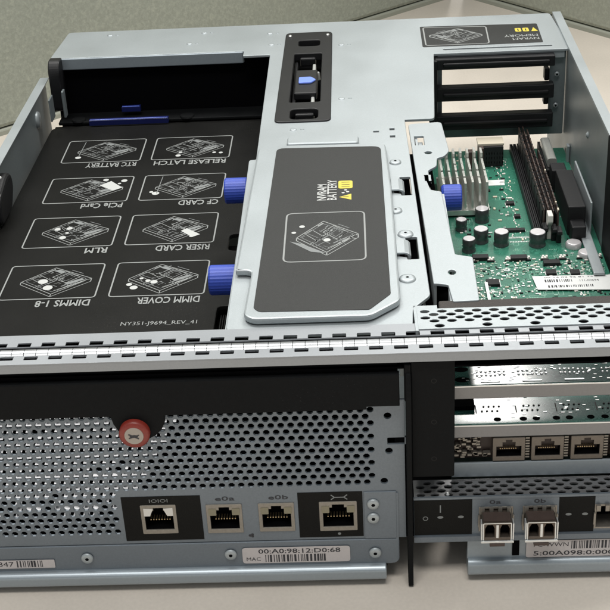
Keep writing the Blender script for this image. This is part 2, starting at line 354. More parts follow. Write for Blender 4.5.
def device_art(mb,u0,u1,v0,v1,mp,w=.0,k=1.,wd=.045,fill=True,dots=(),m=0,m2=1,flipx=False,seed=1):
    """line drawing of an open chassis in isometric view inside a frame u0..u1, v0..v1"""
    def T(p): 
        x=1-p[0] if flipx else p[0]
        return (u0+(u1-u0)*x, v0+(v1-v0)*p[1])
    def L(*pts,c=False,ww=1,mm=m): mb.stroke([T(p) for p in pts],wd*ww,mp,w,c,mm)
    A,B,C_,D=(.14,.50),(.47,.93),(.91,.56),(.52,.10)
    L(A,B,C_,D,c=True)
    L((.14,.42),(.52,.02),(.91,.46),ww=.8); L(A,(.14,.42)); L(D,(.52,.02)); L(C_,(.91,.46))
    L((.19,.51),(.47,.86),(.85,.56),(.52,.17),c=True,ww=.6,mm=m2)
    L((.30,.31),(.63,.73)); L((.33,.29),(.66,.71),ww=.6,mm=m2)
    L((.47,.63),(.60,.80),(.78,.62),(.64,.44),c=True); L((.52,.63),(.61,.74),(.72,.62),(.63,.50),c=True,ww=.6,mm=m2)
    L((.24,.60),(.33,.70),(.47,.52),(.38,.42),c=True,ww=.8); L((.28,.60),(.42,.47),ww=.6,mm=m2)
    L((.40,.80),(.47,.88),ww=1.6); L((.54,.20),(.88,.53),ww=2.2,mm=m); L((.60,.33),(.70,.42),(.80,.50),ww=1.4,mm=m2)
    L((.36,.24),(.50,.38),(.56,.32),ww=.7,mm=m2); L((.66,.84),(.80,.72),ww=.8,mm=m2); L((.44,.42),(.56,.56),ww=.8,mm=m2)
    rq=random.Random(seed)
    for _ in range(26):
        a,b=rq.uniform(.06,.94),rq.uniform(.06,.94)
        px_,py_=.14+a*.38+b*.36,.50-a*.38+b*.40
        if rq.random()<.5: dx,dy=.10*rq.uniform(.3,1),-.105*rq.uniform(.3,1)
        else: dx,dy=.09*rq.uniform(.3,1),.10*rq.uniform(.3,1)
        if rq.random()<.4: dx,dy=dx*.4,dy*.4
        L((px_,py_),(px_+dx,py_+dy),ww=rq.choice([.5,.7,1.3]),mm=rq.choice([m,m2,m2]))
    if fill:
        mb.flat([T(p) for p in [(.66,.38),(.84,.53),(.80,.57),(.63,.43)]],mp,w+.001,m2)
        mb.flat([T(p) for p in [(.46,.83),(.52,.87),(.60,.79),(.55,.75)]],mp,w+.001,m2)
    for (x,y,r) in dots: 
        c=T((x,y)); mb.disc(c[0],c[1],r*.85,mp,w+.002,2)
tp=TOP(12.392)
mb=MB()
mb.stroke(rnd(rect(-5.12,-1.42,7.15,12.2),.35),.08,tp,0,True,0)
device_art(mb,-5.1,-1.4,7.6,11.5,tp,.001,wd=.05,fill=False,dots=[(.2,.80,.16),(.10,.64,.13),(.52,.42,.2)],m=0,m2=1)
mb.flat([(-4.9,9.2),(-4.3,8.9),(-3.2,7.9),(-3.9,8.1)],tp,.002,1)
text(mb,'NVRAM',-3.25,13.55,.46,tp,.001,width=1.9,rot=math.pi/2,m=2,bold=.01)
text(mb,'BATTERY',-2.75,13.55,.46,tp,.001,width=2.4,rot=math.pi/2,m=2,bold=.01)
# yellow warning marks: triangle, hand, square
mb.flat([(-2.02,13.55),(-2.02,14.25),(-2.62,13.9)],tp,.001,3); mb.stroke([(-2.45,13.9),(-2.15,13.9)],.07,tp,.003,False,4)
for x,y in ((-2.2,14.5),(-2.42,14.4),(-2.3,14.72)): mb.disc(x,y,.08,tp,.001,2)
mb.flat(rnd(rect(-2.66,-1.95,14.9,15.85),.15),tp,.001,3)
for y in (15.1,15.37,15.64): mb.stroke([(-2.5,y),(-2.1,y)],.05,tp,.003,False,4)
link('printed_artwork',mb,[PRINT,PRINT_D,WHITE,YELLOW,LABEL],dl)

# ---- recessed black latch module in the cover
mb=MB()
sheet(mb,rnd([(-6.32,24.95),(-3.1,24.95),(-3.1,41.1),(-6.2,41.1)],.45),[rnd([(-5.55,28.0),(-3.75,28.0),(-3.75,36.7),(-5.5,36.7)],.15),rnd(rect(-5.45,-3.85,25.3,26.9),.4),rnd(rect(-5.3,-3.9,38.2,39.4),.3)],.5,TOP(12.09),0,.06)
lm=link('latch_housing',mb,BLACK,R0)
q=MB(); q.box(-5.8,-3.4,25.2,40.9,10.4,10.5); link('housing_floor',q,VOID,lm)
q=MB(); q.box(-5.35,-3.98,29.8,33.9,11.5,11.98); q.box(-5.15,-4.15,36.4,38.6,11.3,11.85); q.box(-5.2,-4.1,26.6,28.2,11.3,11.85); q.box(-5.48,-5.28,28.1,36.6,11.2,11.6); sl=link('slider',q,BLACK,lm,.12)
q=MB(); q.prism(rnd([(-5.1,31.3),(-4.35,31.3),(-4.05,31.8),(-4.35,32.3),(-5.1,32.3)],.1),TOP(11.98),0,.12); link('slider_mark',q,BLUE_L,sl,.04)
for y0,y1 in ((28.2,29.75),(34.0,35.6)):
    q=MB(); q.box(-4.33,-4.12,y0,y1,11.0,11.75); link('pin',q,SOLDER,lm,.06)
q=MB(); q.lathe((-4.0,34.2,11.2),'Z',[(0,.15),(.45,.14),(.5,.08)],12); link('pin',q,SOLDER,lm)
for x in (-5.9,-3.4):
    q=MB(); q.lathe((x,40.4,12.09),'Z',[(0,.12),(.05,.08)],10); link('rivet',q,SOLDER,lm)

# ---- rear cover warning label (top right)
tl=TOP(12.012)
mb=MB(); mb.prism(rnd([(2.72,37.25),(10.42,37.3),(10.5,41.2),(2.75,41.5)],.15),TOP(12.003),0,.01); l2=link('label_film',mb,LABEL,cover)
label(l2,'dark warning label at the rear right of the cover')
tp=TOP(12.02)
mb=MB(); mb.stroke(rnd([(2.95,37.5),(7.0,37.5),(7.1,41.0),(2.95,41.25)],.25),.09,tp,0,True)
device_art(mb,2.9,7.3,37.7,41.0,tp,.001,wd=.07,dots=[],flipx=True)
T2=TOP(12.02,math.pi,(10.2,39.2))
text(mb,'NVRAM',-.1,.85,.42,T2,.001,width=1.7,m=0,bold=.02); text(mb,'MEMORY',-.1,0.2,.42,T2,.001,width=2.2,m=0,bold=.02)
mb.flat([(10.38,39.6),(9.95,39.6),(10.16,40.4)],tp,.001,3)
for x in (9.62,9.12):
    mb.flat(rnd(rect(x-.2,x+.2,39.6,40.35),.12),tp,.001,3); mb.stroke([(x,39.75),(x,40.2)],.07,tp,.003,False,4)
link('printed_artwork',mb,[PRINT,PRINT_D,WHITE,YELLOW,LABEL],l2)

# ---- rear wall window frame with three black card guides
mb=MB()
F=FRONT(36.3)
sheet(mb,rnd([(3.3,6.1),(11.75,6.1),(11.75,11.8),(3.3,11.8)],.1),[rnd(rect(3.9,10.75,6.72,11.1),.12)],.15,F,0,.03)
fr=link('rear_window_frame',mb,STEEL_D,R0)
for z0,z1 in ((11.05,11.75),(8.93,9.86),(6.95,7.95)):
    q=MB(); q.box(3.4,10.95,35.4,36.1,z0,z1); q.box(3.9,10.6,35.25,35.42,(z0+z1)/2-.12,(z0+z1)/2+.12); link('card_guide',q,BLACK,fr,.07)
q=MB(); q.box(3.15,3.55,35.3,36.15,6.5,11.7); q.box(2.95,3.3,34.2,35.6,8.0,8.9); link('guide_post',q,BLACK,fr,.06)
for z in (10.3,9.4):
    q=MB(); q.box(10.45,10.75,36.35,37.0,z-.55-(10.3-z)*.8,z+.3-(10.3-z)*.8); link('rear_clip',q,[BLACK],fr,.06)
for z in (10.25,8.15):
    q=MB(); q.lathe((11.2,36.12,z),'-Y',[(0,.17),(.06,.12)],12); q.lathe((11.2,36.05,z),'-Y',[(0,.07),(.01,.06)],8,1); link('rivet',q,[STEEL,VOID],fr)

# ---- left black bay: rear wall, end cap, film cover with artwork, blue handle
mb=MB(); mb.box(-21.5,-7.0,38.3,38.5,4,11.8); link('bay_rear_wall',mb,VOID,R0)
mb=MB(); mb.prism(rnd([(36.6,8.8),(38.0,8.8),(38.0,12.1),(37.0,12.15),(36.6,11.6)],.3),SIDE(-21.55),0,.75); ec=link('end_cap',mb,BLACK,R0,.08)
q=MB(); q.box(-20.75,-20.6,36.0,36.6,8.6,10.4); q.box(-21.3,-21.2,34.5,35.6,8.9,10.4); link('spring_clip',q,STEEL_D,ec,.05)
mb=MB(); sheet(mb,rnd([(-21.75,8.35),(-7.0,8.35),(-7.0,35.8),(-21.6,35.8)],.4),[rnd(rect(-8.75,-7.7,8.7,11.2),.3),rnd(rect(-8.7,-7.7,17.2,19.2),.4)],.25,TOP(8),0,.05)
mb.box(-21.5,-7.0,35.75,36.4,7.3,7.85); mb.box(-21.75,-21.55,7.5,35.5,6.5,7.75); mb.box(-8.9,-7.4,7.5,19.5,6.9,7.1)
for k in range(9): mb.box(-8.6+k*.11,-8.55+k*.11,8.0,11.0,7.1,7.6)
fc=link('film_cover',mb,LABEL_B,R0)
label(fc,'black film covered air duct printed with eight service diagrams')
tp=TOP(8.012)
rows=[(29.85,33.35),(23.95,27.45),(18.25,21.95),(12.5,16.15)]
cols=[(-19.95,-15.05),(-14.35,-9.55)]
txt=[('RTC BATTERY','RELEASE LATCH'),('PCIe Card','CF CARD'),('RLM','RISER CARD'),('DIMMS 1-8','DIMM COVER')]
wid=[(3.1,4.4),(2.4,2.3),(1.2,2.9),(2.75,3.15)]
dots=[([(.17,.2,.22)],[(.32,.13,.2),(.34,.28,.14),(.80,.22,.14),(.89,.2,.15)]),
      ([(.66,.9,.2),(.90,.84,.22),(.85,.72,.12)],[(.10,.3,.14),(.16,.24,.26)]),
      ([(.30,.60,.2),(.44,.62,.2),(.40,.3,.22),(.43,.46,.12)],[(.74,.2,.15)]),
      ([(.38,.50,.3),(.46,.30,.3)],[(.16,.32,.18),(.22,.22,.24),(.36,.42,.16),(.43,.38,.22),(.28,.50,.12)])]
mb=MB()
for r,(y0,y1) in enumerate(rows):
    for c,(x0,x1) in enumerate(cols):
        mb.stroke(rnd(rect(x0,x1,y0,y1),.22),.075,tp,0,True,0)
        device_art(mb,x0+.15,x1-.05,y0+.12,y1-.08,tp,.001,wd=.042,dots=dots[r][c],seed=r*7+c+1)
        Tm=TOP(8.012,math.pi,(x1-.12,y0-.22))
        text(mb,txt[r][c],0,0,.62,Tm,.001,width=wid[r][c],m=0,bold=.018)
        if (r,c)==(1,0): mb.flat([(x0+3.0,y0+2.3),(x0+3.6,y0+2.9),(x0+4.4,y0+1.9),(x0+3.9,y0+1.5)],tp,.004,2)
        if (r,c)==(2,1): mb.flat([(x0+2.9,y0+1.5),(x0+3.2,y0+1.8),(x0+4.0,y0+1.0),(x0+3.6,y0+.7)],tp,.004,2)
        if (r,c) in ((0,0),(1,1)): mb.stroke([(x0+.95,y0+.9),(x0+1.05,y1-.2)],.04,tp,.003,False,1)
text(mb,'NY351-J9694_REV_41',-13.35,9.55,.34,tp,.001,width=3.7,m=0)
link('printed_artwork',mb,[PRINT,PRINT_D,WHITE],fc)
hd=MB(); hd.box(-19.15,-13.95,35.9,36.3,8.02,8.38); hd.box(-19.1,-14.0,35.93,35.99,8.38,8.43,1)
hd.box(-17.15,-15.9,37.2,37.6,8.4,8.75); hd.box(-17.1,-15.95,37.2,37.27,8.75,8.80,1); link('pull_handle',hd,[BLUE_D,NAVY_GLINT],fc,.05)
q=MB(); q.box(-21.3,-7.2,36.45,38.2,7.9,8.1); q.lathe((-20.0,36.8,8.1),'Z',[(0,.5),(.1,.45)],14); q.lathe((-12.8,36.8,8.1),'Z',[(0,.5),(.1,.45)],14); link('hinge_shelf',q,BLACKM,R0,.05)
# black latch at the left edge
mb=MB(); mb.prism(rnd([(20.6,8.1),(23.2,8.1),(24.2,9.2),(24.0,10.1),(23.0,10.3),(20.6,9.7)],.6),SIDE(-22.15),0,.72); lc=link('side_latch',mb,BLACK,R0,.25,3)
for (x,y,z,r) in ((-21.8,22.8,10.26,.13),(-21.55,21.3,9.86,.07)):
    q=MB(); q.lathe((x,y,z-.1),'Z',[(0,r),(.12,r*.8),(.16,r*.4)],12); link('rivet',q,SOLDER,lc)
# blue thumb knobs
def knob(x0,x1,y,z,r):
    q=MB(); n=56; sg=1 if x1>x0 else -1
    prof=[(x0,r*.86)]+[(x0+(x1-x0)*t,r*(1 if .06<t<.94 else .93)) for t in (.05,.1,.5,.9,.96)]
    vs=[];fs=[]
    for d,rr in prof:
        for k in range(n):
            a=2*math.pi*k/n; e=rr*(1+(.008 if k%2 else -.008)); vs.append((d,y+math.cos(a)*e,z+math.sin(a)*e))
    for i in range(len(prof)-1):
        for k in range(n):
            a=i*n+k;b=i*n+(k+1)%n; fs.append((a,b,b+n,a+n))
    fs.append(tuple(range(n))); fs.append(tuple(range((len(prof)-1)*n,len(prof)*n)))
    q.add(vs,fs); return link('thumb_knob',q,BLUE,R0)
knob(-7.45,-8.78,18.75,10.75,.68); knob(-7.35,-8.75,8.75,10.75,.70); knob(2.6,3.68,17.35,10.55,.68)

# ---- piano hinge across the front
YB=.62
hx0,hx1=-22.3,12.3; P_=1.0
def slots(x0,x1,y0,y1,ph): 
    out=[];x=math.floor(x0)+ph
    while x<x1-.6:
        if x>x0+.1: out.append(rnd(rect(x,x+.56,y0,y1),.04,2))
        x+=P_
    return out
mb=MB()
sheet(mb,[(hx0,1.0),(hx1,1.0),(hx1,1.37),(.5,1.37),(.5,1.95),(hx0,1.95)],slots(hx0,hx1,1.01,1.32,.1),.07,TOP(12.05),0,.008)
hg=link('front_hinge',mb,LEAF,R0); label(hg,'long piano hinge across the top front edge')
mb=MB()
ol=[(hx0,-.38),(hx1,-.38),(hx1,.28),(hx0,.28)]
sheet(mb,ol,slots(hx0,hx1,-.03,.24,.58),.07,TOP(12.05),0,.008)
mb.box(hx0,hx1,-.38,-.26,11.62,11.98)
link('front_leaf',mb,LEAF,hg)
q=MB(); q.box(hx0,hx1,-.2,.29,11.88,11.93); q.box(hx0,hx1,.98,1.45,11.8,11.85); q.box(hx0,hx1,-.1,1.9,11.15,11.25); link('hinge_slot_shade',q,VOID,hg)  # dark strips added beneath the slots as painted shade
mb=MB(); x=math.floor(hx0)
i=0
while x<hx1:
    a,b=x+.02,x+.48
    for (a,b,dz) in ((x+.012,x+.488,0),(x+.512,x+.988,0)):
        vs=[];n=20
        mb.lathe((a,YB,11.76+dz),'X',[(0,.345),(b-a,.345)],28)
    x+=1.0
link('hinge_barrel',mb,CHROME,hg)

# ---- perforated strip behind the hinge on the right
hs=[];r=0
for r in range(4):
    x=.95+(.36 if r%2==0 else 0)
    while x<11.9: hs.append(ngon(x,2.02+.265*r,.21,10,.13)); x+=.72
x=1.5
while x<11.8: hs.append(ngon(x,1.62,.21,12,.15)); x+=1.95
mb=MB(); sheet(mb,[(.62,1.39),(11.9,1.39),(11.9,3.05),(.62,3.05)],hs,.06,TOP(12.10),0,.008)
mb.box(.5,.62,1.25,3.05,11.4,12.1)
link('perforated_strip',mb,STEEL,R0)
q=MB(); q.box(.7,11.8,1.5,3.0,11.6,11.7); link('strip_hole_shade',q,VOID,R0)  # dark sheet under the strip, painted shade for its holes
q=MB(); q.box(1.6,11.8,3.1,4.0,11.5,11.95); link('foam_gasket',q,FOAM,R0,.08)
q=MB(); q.box(-.35,.55,1.98,3.6,11.5,11.6); q.box(.5,1.5,3.2,3.5,11.3,12.0,1); link('corner_gap_liner',q,[VOID,STEEL],R0)

# ---- black bar and black cover plate below the hinge
mb=MB()
arc=[(-12.15,9.36)]+[(-11.0+1.12*math.cos(math.pi+t*math.pi/10),9.36+1.2*math.sin(math.pi+t*math.pi/10)) for t in range(1,10)]+[(-9.9,9.36)]
out=[(-22.0,9.32),*arc,(-.25,9.32),(-.25,11.05),(-22.0,11.05)]
out=[(-22.0,9.36)]+[(u,v) for u,v in arc]+[(-1.6,9.36),(-1.6,9.5),(-.25,9.5),(-.25,11.05),(-22.0,11.05)]
sheet(mb,out,[],.3,FRONT(-.35),0,.06)
mb.box(-22,-.3,.05,.3,10.9,11.5)
link('black_front_bar',mb,BLACKM,R0)
mb=MB(); mb.lathe((-11.2,-.33,8.62),'-Y',[(0,.64),(.25,.64),(.32,.56),(.33,.40)],32); kn=link('release_button',mb,RED,R0)
q=MB(); q.lathe((-11.2,-.66,8.62),'-Y',[(0,.40),(.03,.39)],28); q.flat(ngon(-11.2,8.62,.2,6,.07,.4),FRONT(-.70),0,1); q.stroke([(-11.42,8.72),(-11.0,8.5)],.06,FRONT(-.70),.002,False,1); q.stroke([(-11.42,8.52),(-10.98,8.68)],.05,FRONT(-.70),.004,False,1)
link('button_insert',q,[BEIGEP,INK],kn)
mb=MB(); mb.box(.22,2.0,-.15,.15,5.75,11.5); mb.box(-.05,.22,-.2,.1,9.6,11.4)
bp=link('black_cover_plate',mb,BLACKM,R0,.06)
q=MB()
for z in (10.55,8.55,6.7): q.stroke(ngon(1.15,z,.1,14),.03,FRONT(-.155),0,True)
link('embossed_rings',q,mat('emboss_grey',(.009,.0095,.0095),.5,spec=.2),bp)
q=MB(); q.box(-.2,.2,.2,.3,10.6,11.5); link('side_tab',q,STEEL_D,R0)
mb=MB(); mb.prism(rnd([(-.5,.06),(-.15,.06),(.2,.5),(.2,11.0),(-.28,11.0),(-.5,10)],.12),SIDE(.0),0,.22); bl=link('divider_blade',mb,BLACKM,R0,.04)

# ---- left front panel, perforated
hs=[];px,pz=.413,.335
for r in range(20):
    z=9.15-r*pz
    x=-21.7+(px/2 if r%2 else 0)
    while x<-1.35:
        if z>5.15 or (z>2.9 and x<-12.55):
            if not (z>9.9): hs.append(ngon(x,z,.146,8,.143,math.pi/8))
        x+=px
hs+= [rect(-11.42,-10.03,3.08,4.47),rect(-8.58,-7.18,3.03,4.42),rect(-6.32,-4.93,3.05,4.42),rect(-3.70,-2.23,3.01,4.42)]
hs+= [ngon(-.75,8.82,.16,12),ngon(-.72,7.05,.16,12),ngon(-.95,5.5,.16,12),rnd(rect(-.78,-.02,7.38,7.72),.05)]
mb=MB(); sheet(mb,[(-22.0,2.45),(-.05,2.45),(-.05,9.6),(-22.0,9.6)],hs,.12,FRONT(0),0,.012)
fp=link('perforated_front_panel',mb,STEEL_F,R0)
# added dark sheet and pale fins, placed to show glints through the holes
def glint_mat():
    m=mat('glint_white',(.75,.75,.77),.42,.3)
    return m
GLINT=glint_mat()
def TILT(u,v,w): return (u, 1.0+v*.62-w*.78, 2.9+v*.78+w*.62)
mb=MB(); mb.prism([(-21.8,-.2),(-12.4,-.2),(-9.3,6.4),(-21.8,6.4)],TILT,-.1,0); bb=link('glint_backing',mb,VOID,R0)
q=MB(); rr=random.Random(4)
for k in range(21):
    v=.35+k*.291; x=-21.7
    while x< -12.6+v*.5:
        if rr.random()>(.02 if v>1.0 else .5): yy=1.0+v*.62; zz=2.95+v*.78; q.box(x,x+.27,yy-.22,yy+.08,zz,zz+.03)
        x+=.435
label(link('glint_fins',q,GLINT,bb),kind='stuff')
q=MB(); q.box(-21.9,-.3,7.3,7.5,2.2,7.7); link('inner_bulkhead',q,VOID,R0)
# port area and lower flange
mb=MB(); mb.box(-1.85,-.45,-.06,-.0,2.45,4.98); link('port_bracket',mb,STEEL_F,fp,.03)
mb=MB(); sheet(mb,rnd([(-22.0,1.05),(-.36,1.05),(-.36,2.42),(-22.0,2.42)],[0,.35,.1,0]),[],.2,FRONT(-.06),0,.04)
mb.box(-.5,-.38,-.05,.8,1.3,4.9)
fl=link('lower_flange',mb,STEEL_F,R0)
mb=MB(); mb.prism(rnd([(-.12,.3),(.6,.3),(.6,1.1),(-.22,1.1),(-.42,.95),(-.42,.45)],.15),lambda u,v,w:(w,u,v),-22.0,-.95); link('bottom_rail',mb,RAIL,R0,.05)
def screw(x,z,y,par,r=.27):
    q=MB(); q.lathe((x,y,z),'-Y',[(0,r),(.05,r),(.09,r*.8),(.10,r*.45)],22); q.lathe((x,y-.10,z),'-Y',[(0,r*.33),(.005,r*.3)],6,1)
    link('screw',q,[STEEL,VOID],par)
screw(-1.45,4.35,-.07,fp); screw(-1.46,3.6,-.07,fp)
screw(-1.42,1.72,-.10,fl); screw(-7.76,1.8,-.10,fl); screw(-14.12,1.78,-.10,fl)
def barcode(mb,u0,u1,v0,v1,mp,w,m,seed=1,n=34):
    rr=random.Random(seed); x=u0
    while x<u1-.05:
        t=rr.choice([.035,.035,.06,.09]); mb.flat(rect(x,min(x+t,u1),v0,v1),mp,w,m); x+=t+rr.choice([.035,.05,.08])
Fy=FRONT(-.10)
mb=MB()
mb.prism(rnd(rect(-7.25,-2.52,1.28,2.14),.15),Fy,.0,.015,0)
mp=FRONT(-.12)
text(mb,'00:A0:98:12:D0:68',-6.55,1.82,.24,mp,.0,width=3.6,m=1,bold=.012); text(mb,'MAC',-7.1,1.42,.2,mp,0,width=.62,m=1); barcode(mb,-6.25,-3.6,1.34,1.74,mp,0,1,3)
ml=link('address_label',mb,[PAPER,INK],fl)
mb=MB(); mb.prism(rnd(rect(-20.6,-15.6,1.3,1.75),.05),Fy,0,.015,0); barcode(mb,-17.3,-16.1,1.36,1.72,mp,0,1,5); text(mb,'800847',-18.9,1.42,.26,mp,0,width=1.45,m=1)
link('serial_label',mb,[PAPER,INK],fl)

# ports -------------------------------------------------
def black_patch(x0,x1,z0,z1,y,par,hole=()):
    q=MB(); sheet(q,rect(x0,x1,z0,z1),hole,.016,FRONT(y-.016),0,.001); return link('port_sticker',q,LABEL_B,par)
black_patch(-12.28,-8.86,2.62,5.0,-.004,fp,[rect(-11.42,-10.03,3.08,4.47)]); black_patch(-4.68,-1.9,2.58,5.0,-.004,fp,[rect(-3.70,-2.23,3.01,4.42)])
def rj45(x0,x1,z0,z1,y,par,style=0,up=True,shellm=NICKEL):
    """network socket: shell with a stepped cavity, lamps in the upper corners, row of contacts"""
    W=x1-x0;H=z1-z0; c=(x0+x1)/2
    cav=[(x0+.16,z0+.22),(x1-.16,z0+.22),(x1-.16,z0+H*.62),(x1-.42,z0+H*.62),(x1-.42,z0+H*.80),(x1-.56,z0+H*.80),(x1-.56,z0+H*.90),(x0+.56,z0+H*.90),(x0+.56,z0+H*.80),(x0+.42,z0+H*.80),(x0+.42,z0+H*.62),(x0+.16,z0+H*.62)]
    mb=MB(); sheet(mb,rnd(rect(x0,x1,z0,z1),.05),[cav],.9,FRONT(y),0,.02)
    mb.box(x0+.1,x1-.1,y+.7,y+.76,z0+.1,z1-.05,1)
    for bx in ((cav[0][0]-.005,cav[0][0]+.01,z0+.2,z1-.1),(cav[1][0]-.01,cav[1][0]+.005,z0+.2,z1-.1)): mb.box(bx[0],bx[1],y+.06,y+.7,bx[2],bx[3],1)
    mb.box(x0+.17,x1-.17,y+.06,y+.7,z0+.2,z0+.235,1)  # near-black faces stand in for shade inside the cavity
    sh=link('network_port',mb,[shellm,VOID],par)
    q=MB()
    if style==0:
        q.prism(rnd(rect(x0+.1,x0+.44,z0+H*.64,z0+H*.86),.04),FRONT(y),0,.03); q.prism(rnd(rect(x1-.44,x1-.1,z0+H*.64,z0+H*.86),.04),FRONT(y),0,.03)
        link('port_lamps',q,LEDW,sh)
    elif style==1:
        q.prism([(x0+.14,z0+H*.64),(x0+.40,z0+H*.64),(x0+.55,z0+H*.88),(x0+.14,z0+H*.9)],FRONT(y),0,.03); q.prism([(x1-.14,z0+H*.64),(x1-.14,z0+H*.9),(x1-.55,z0+H*.88),(x1-.40,z0+H*.64)],FRONT(y),0,.03)
        link('port_corners',q,WPLAST,sh)
    q=MB()
    for k in range(8):
        xx=x0+.36+k*(W-.72)/7; q.box(xx-.025,xx+.025,y+.3,y+.62,z0+H*.34,z0+H*.34+.05)
    link('contacts',q,GOLD,sh)
    return sh
rj45(-11.5,-9.95,3.0,4.55,-.05,fp,1,shellm=NICKEL)
rj45(-8.66,-7.1,2.95,4.5,-.05,fp); rj45(-6.4,-4.85,2.97,4.5,-.05,fp); rj45(-3.78,-2.15,2.93,4.5,-.05,fp)
mb=MB(); mp=FRONT(-.012)
for w_,x_ in (('e0a',-8.25),('e0b',-5.95)): link('port_marking',text(MB(),w_,x_,4.68,.22,mp,0,width=.85,bold=.01),INK,fp)
mp2=FRONT(-.024)
link('port_marking',text(MB(),'IOIOI',-11.1,4.68,.18,mp2,0,width=.8),PRINT_D,fp)
mb.stroke([(-3.25,4.85),(-3.1,4.72),(-2.7,4.72),(-2.55,4.85)],.05,mp2,0,False,1); mb.stroke([(-3.25,4.60),(-3.1,4.72)],.05,mp2,.001,False,1); mb.stroke([(-2.7,4.72),(-2.55,4.60)],.05,mp2,.001,False,1)
link('port_marking',mb,[INK,PRINT_D],fp); mb=MB()
for a,b in ((-6.85,2.75),(-6.74,2.80),(-6.74,2.70)): mb.disc(a,b,.06,mp,0,0)
link('link_symbol',mb,INK,fp); mb=MB(); mb.disc(-2.95,2.75,.07,mp2,0,0); link('printed_dot',mb,PRINT_D,fp)

# ---- right front: two expansion cards in the open slots
def card(z,y0,y1,zb0,zb1,name,seed):
    q=MB(); q.box(2.1,11.7,y0,y1,z-.16,z); c=link('expansion_card',q,PCB2,R0)
    q=MB(); sheet(q,rnd(rect(1.95,11.8,zb0,zb1),.04),[],.2,FRONT(y0-.03),0,.03); q.box(2.0,11.8,y0-.06,y0+.06,zb1-.01,zb1+.05,1); link('card_bracket',q,[CARDBAR,SOLDER],c)
    rr=random.Random(seed); q=MB(); t=TOP(z)
    return c,q,t,rr
c1,q,t,rr=card(9.35,1.35,4.1,8.65,9.27,'a',3)
for g in range(6):
    gx=3.1+g*1.75
    for k in range(7):
        for j in range(2): q.lathe((gx+k*.19,2.05+j*.28+rr.uniform(-.03,.03),9.35),'Z',[(0,.06),(.05,.04)],8)
    for k in range(5): q.lathe((gx+.2+k*.3,3.2,9.35),'Z',[(0,.08),(.05,.05)],8)
    q.box(gx+.1,gx+.9,1.5,1.58,9.35,9.38); 
for k in range(150): 
    x=rr.uniform(2.4,11.5);y=rr.uniform(1.5,3.8); q.box(x,x+.12,y,y+.05,9.35,9.37)
label(link('solder_joints',q,SOLDER,c1),kind='stuff')
q=MB()
for y in (1.75,2.55): q.prism(ngon(2.45,y,.32,14,.2),TOP(9.352),0,.004)
q.box(2.1,2.7,3.4,3.5,9.36,9.4,1); link('card_notches',q,[VOID,TAN],c1)
c2,q,t,rr=card(7.38,1.35,4.4,6.68,7.28,'b',5)
for g in range(5):
    gx=3.35+g*1.72
    for k in range(4):
        q.lathe((gx+k*.22,2.25,7.38),'Z',[(0,.05),(.04,.04)],8,1); q.lathe((gx+.1+k*.22,2.6,7.38),'Z',[(0,.05),(.04,.04)],8,1)
    q.stroke([(gx-.25,2.75),(gx-.25,2.1)],.05,TOP(7.384),0,False,1)
for k in range(60):
    x=rr.uniform(4.5,11.5);y=rr.uniform(1.6,3.8); q.box(x,x+.14,y,y+.05,7.38,7.40,0)
label(link('solder_joints',q,[SOLDER,CHIP],c2),kind='stuff')
q=MB()
for x in (3.95,5.05,5.6,6.45,7.0,7.9,8.5,9.4,10.0): q.prism(ngon(x,1.62,.16,14,.15),TOP(7.383),0,.004)
q.box(2.1,3.05,2.35,3.2,7.40,7.6); link('card_holes',q,VOID,c2)
for x0 in (3.75,5.4,7.08,8.8,10.4): rj45(x0,x0+1.38,5.42,6.62,1.32,c2,2,shellm=PORTD) if x0<11 else None
q=MB(); rr=random.Random(9)
for k in range(40):
    x=rr.uniform(2.1,3.5); z=rr.uniform(5.5,6.6); q.box(x,x+.18,1.5,1.75,z,z+.09)
for x0 in (5.13,6.78,8.46): 
    for k in range(8): q.box(x0+.03,x0+.2,1.42,1.55,5.5+k*.14,5.57+k*.14)
q.box(2.0,11.8,1.8,1.9,5.3,6.68,1); label(link('card_edge_parts',q,[NICKEL,BROWN],c2),kind='stuff')
q=MB(); q.box(2.0,11.85,1.30,1.42,4.62,5.36); q.box(.3,11.85,1.5,1.6,4.6,4.7); link('slot_bar',q,RAIL,R0,.03)
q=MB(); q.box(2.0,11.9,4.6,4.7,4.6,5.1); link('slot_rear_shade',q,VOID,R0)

# lower perforated ledge + right port panel
hs=[]
for r in range(4):
    x=.6+(.3 if r%2 else 0)
    while x<11.7: hs.append(ngon(x,.22+.28*r,.19,8,.125)); x+=.6
mb=MB(); sheet(mb,[(.3,.02),(11.9,.02),(11.9,1.3),(.3,1.3)],hs,.1,TOP(4.52),0,.012); link('perforated_ledge',mb,CARDBAR,R0)
q=MB(); q.box(.35,11.8,.25,1.28,3.9,4.0); link('ledge_hole_shade',q,VOID,R0)  # dark sheet below the ledge holes in place of shade
q=MB(); q.lathe((1.75,.25,4.52),'Z',[(0,.09),(.08,.05)],10); link('ledge_pin',q,SOLDER,R0)
cages=[(3.05,4.55),(4.92,6.42),(7.98,9.48),(9.85,11.35)]
mb=MB(); sheet(mb,rect(.28,11.9,2.2,4.47),[rect(a+.1,b-.1,2.75,3.95) for a,b in cages],.12,FRONT(0),0,.02)
mb.box(.28,11.9,-.12,.0,2.22,2.5)
mb.box(.28,11.9,-.03,.08,4.45,4.56)
rp=link('port_panel',mb,STEEL_F,R0); label(rp,'lower right port panel with optical module cages')
for x0,x1 in ((.3,2.78),(6.28+.2,8.0)): black_patch(x0,x1,2.55,4.42,-.004,rp)
mp2=FRONT(-.024); mb=MB()
mb.stroke(ngon(.78,3.45,.1,12),.03,mp2,0,True); link('ring_marking',mb,PRINT_D,rp); mb=MB(); mb.stroke([(1.42,3.75),(1.42,4.15)],.05,mp2,0); link('line_marking',mb,PRINT_D,rp)
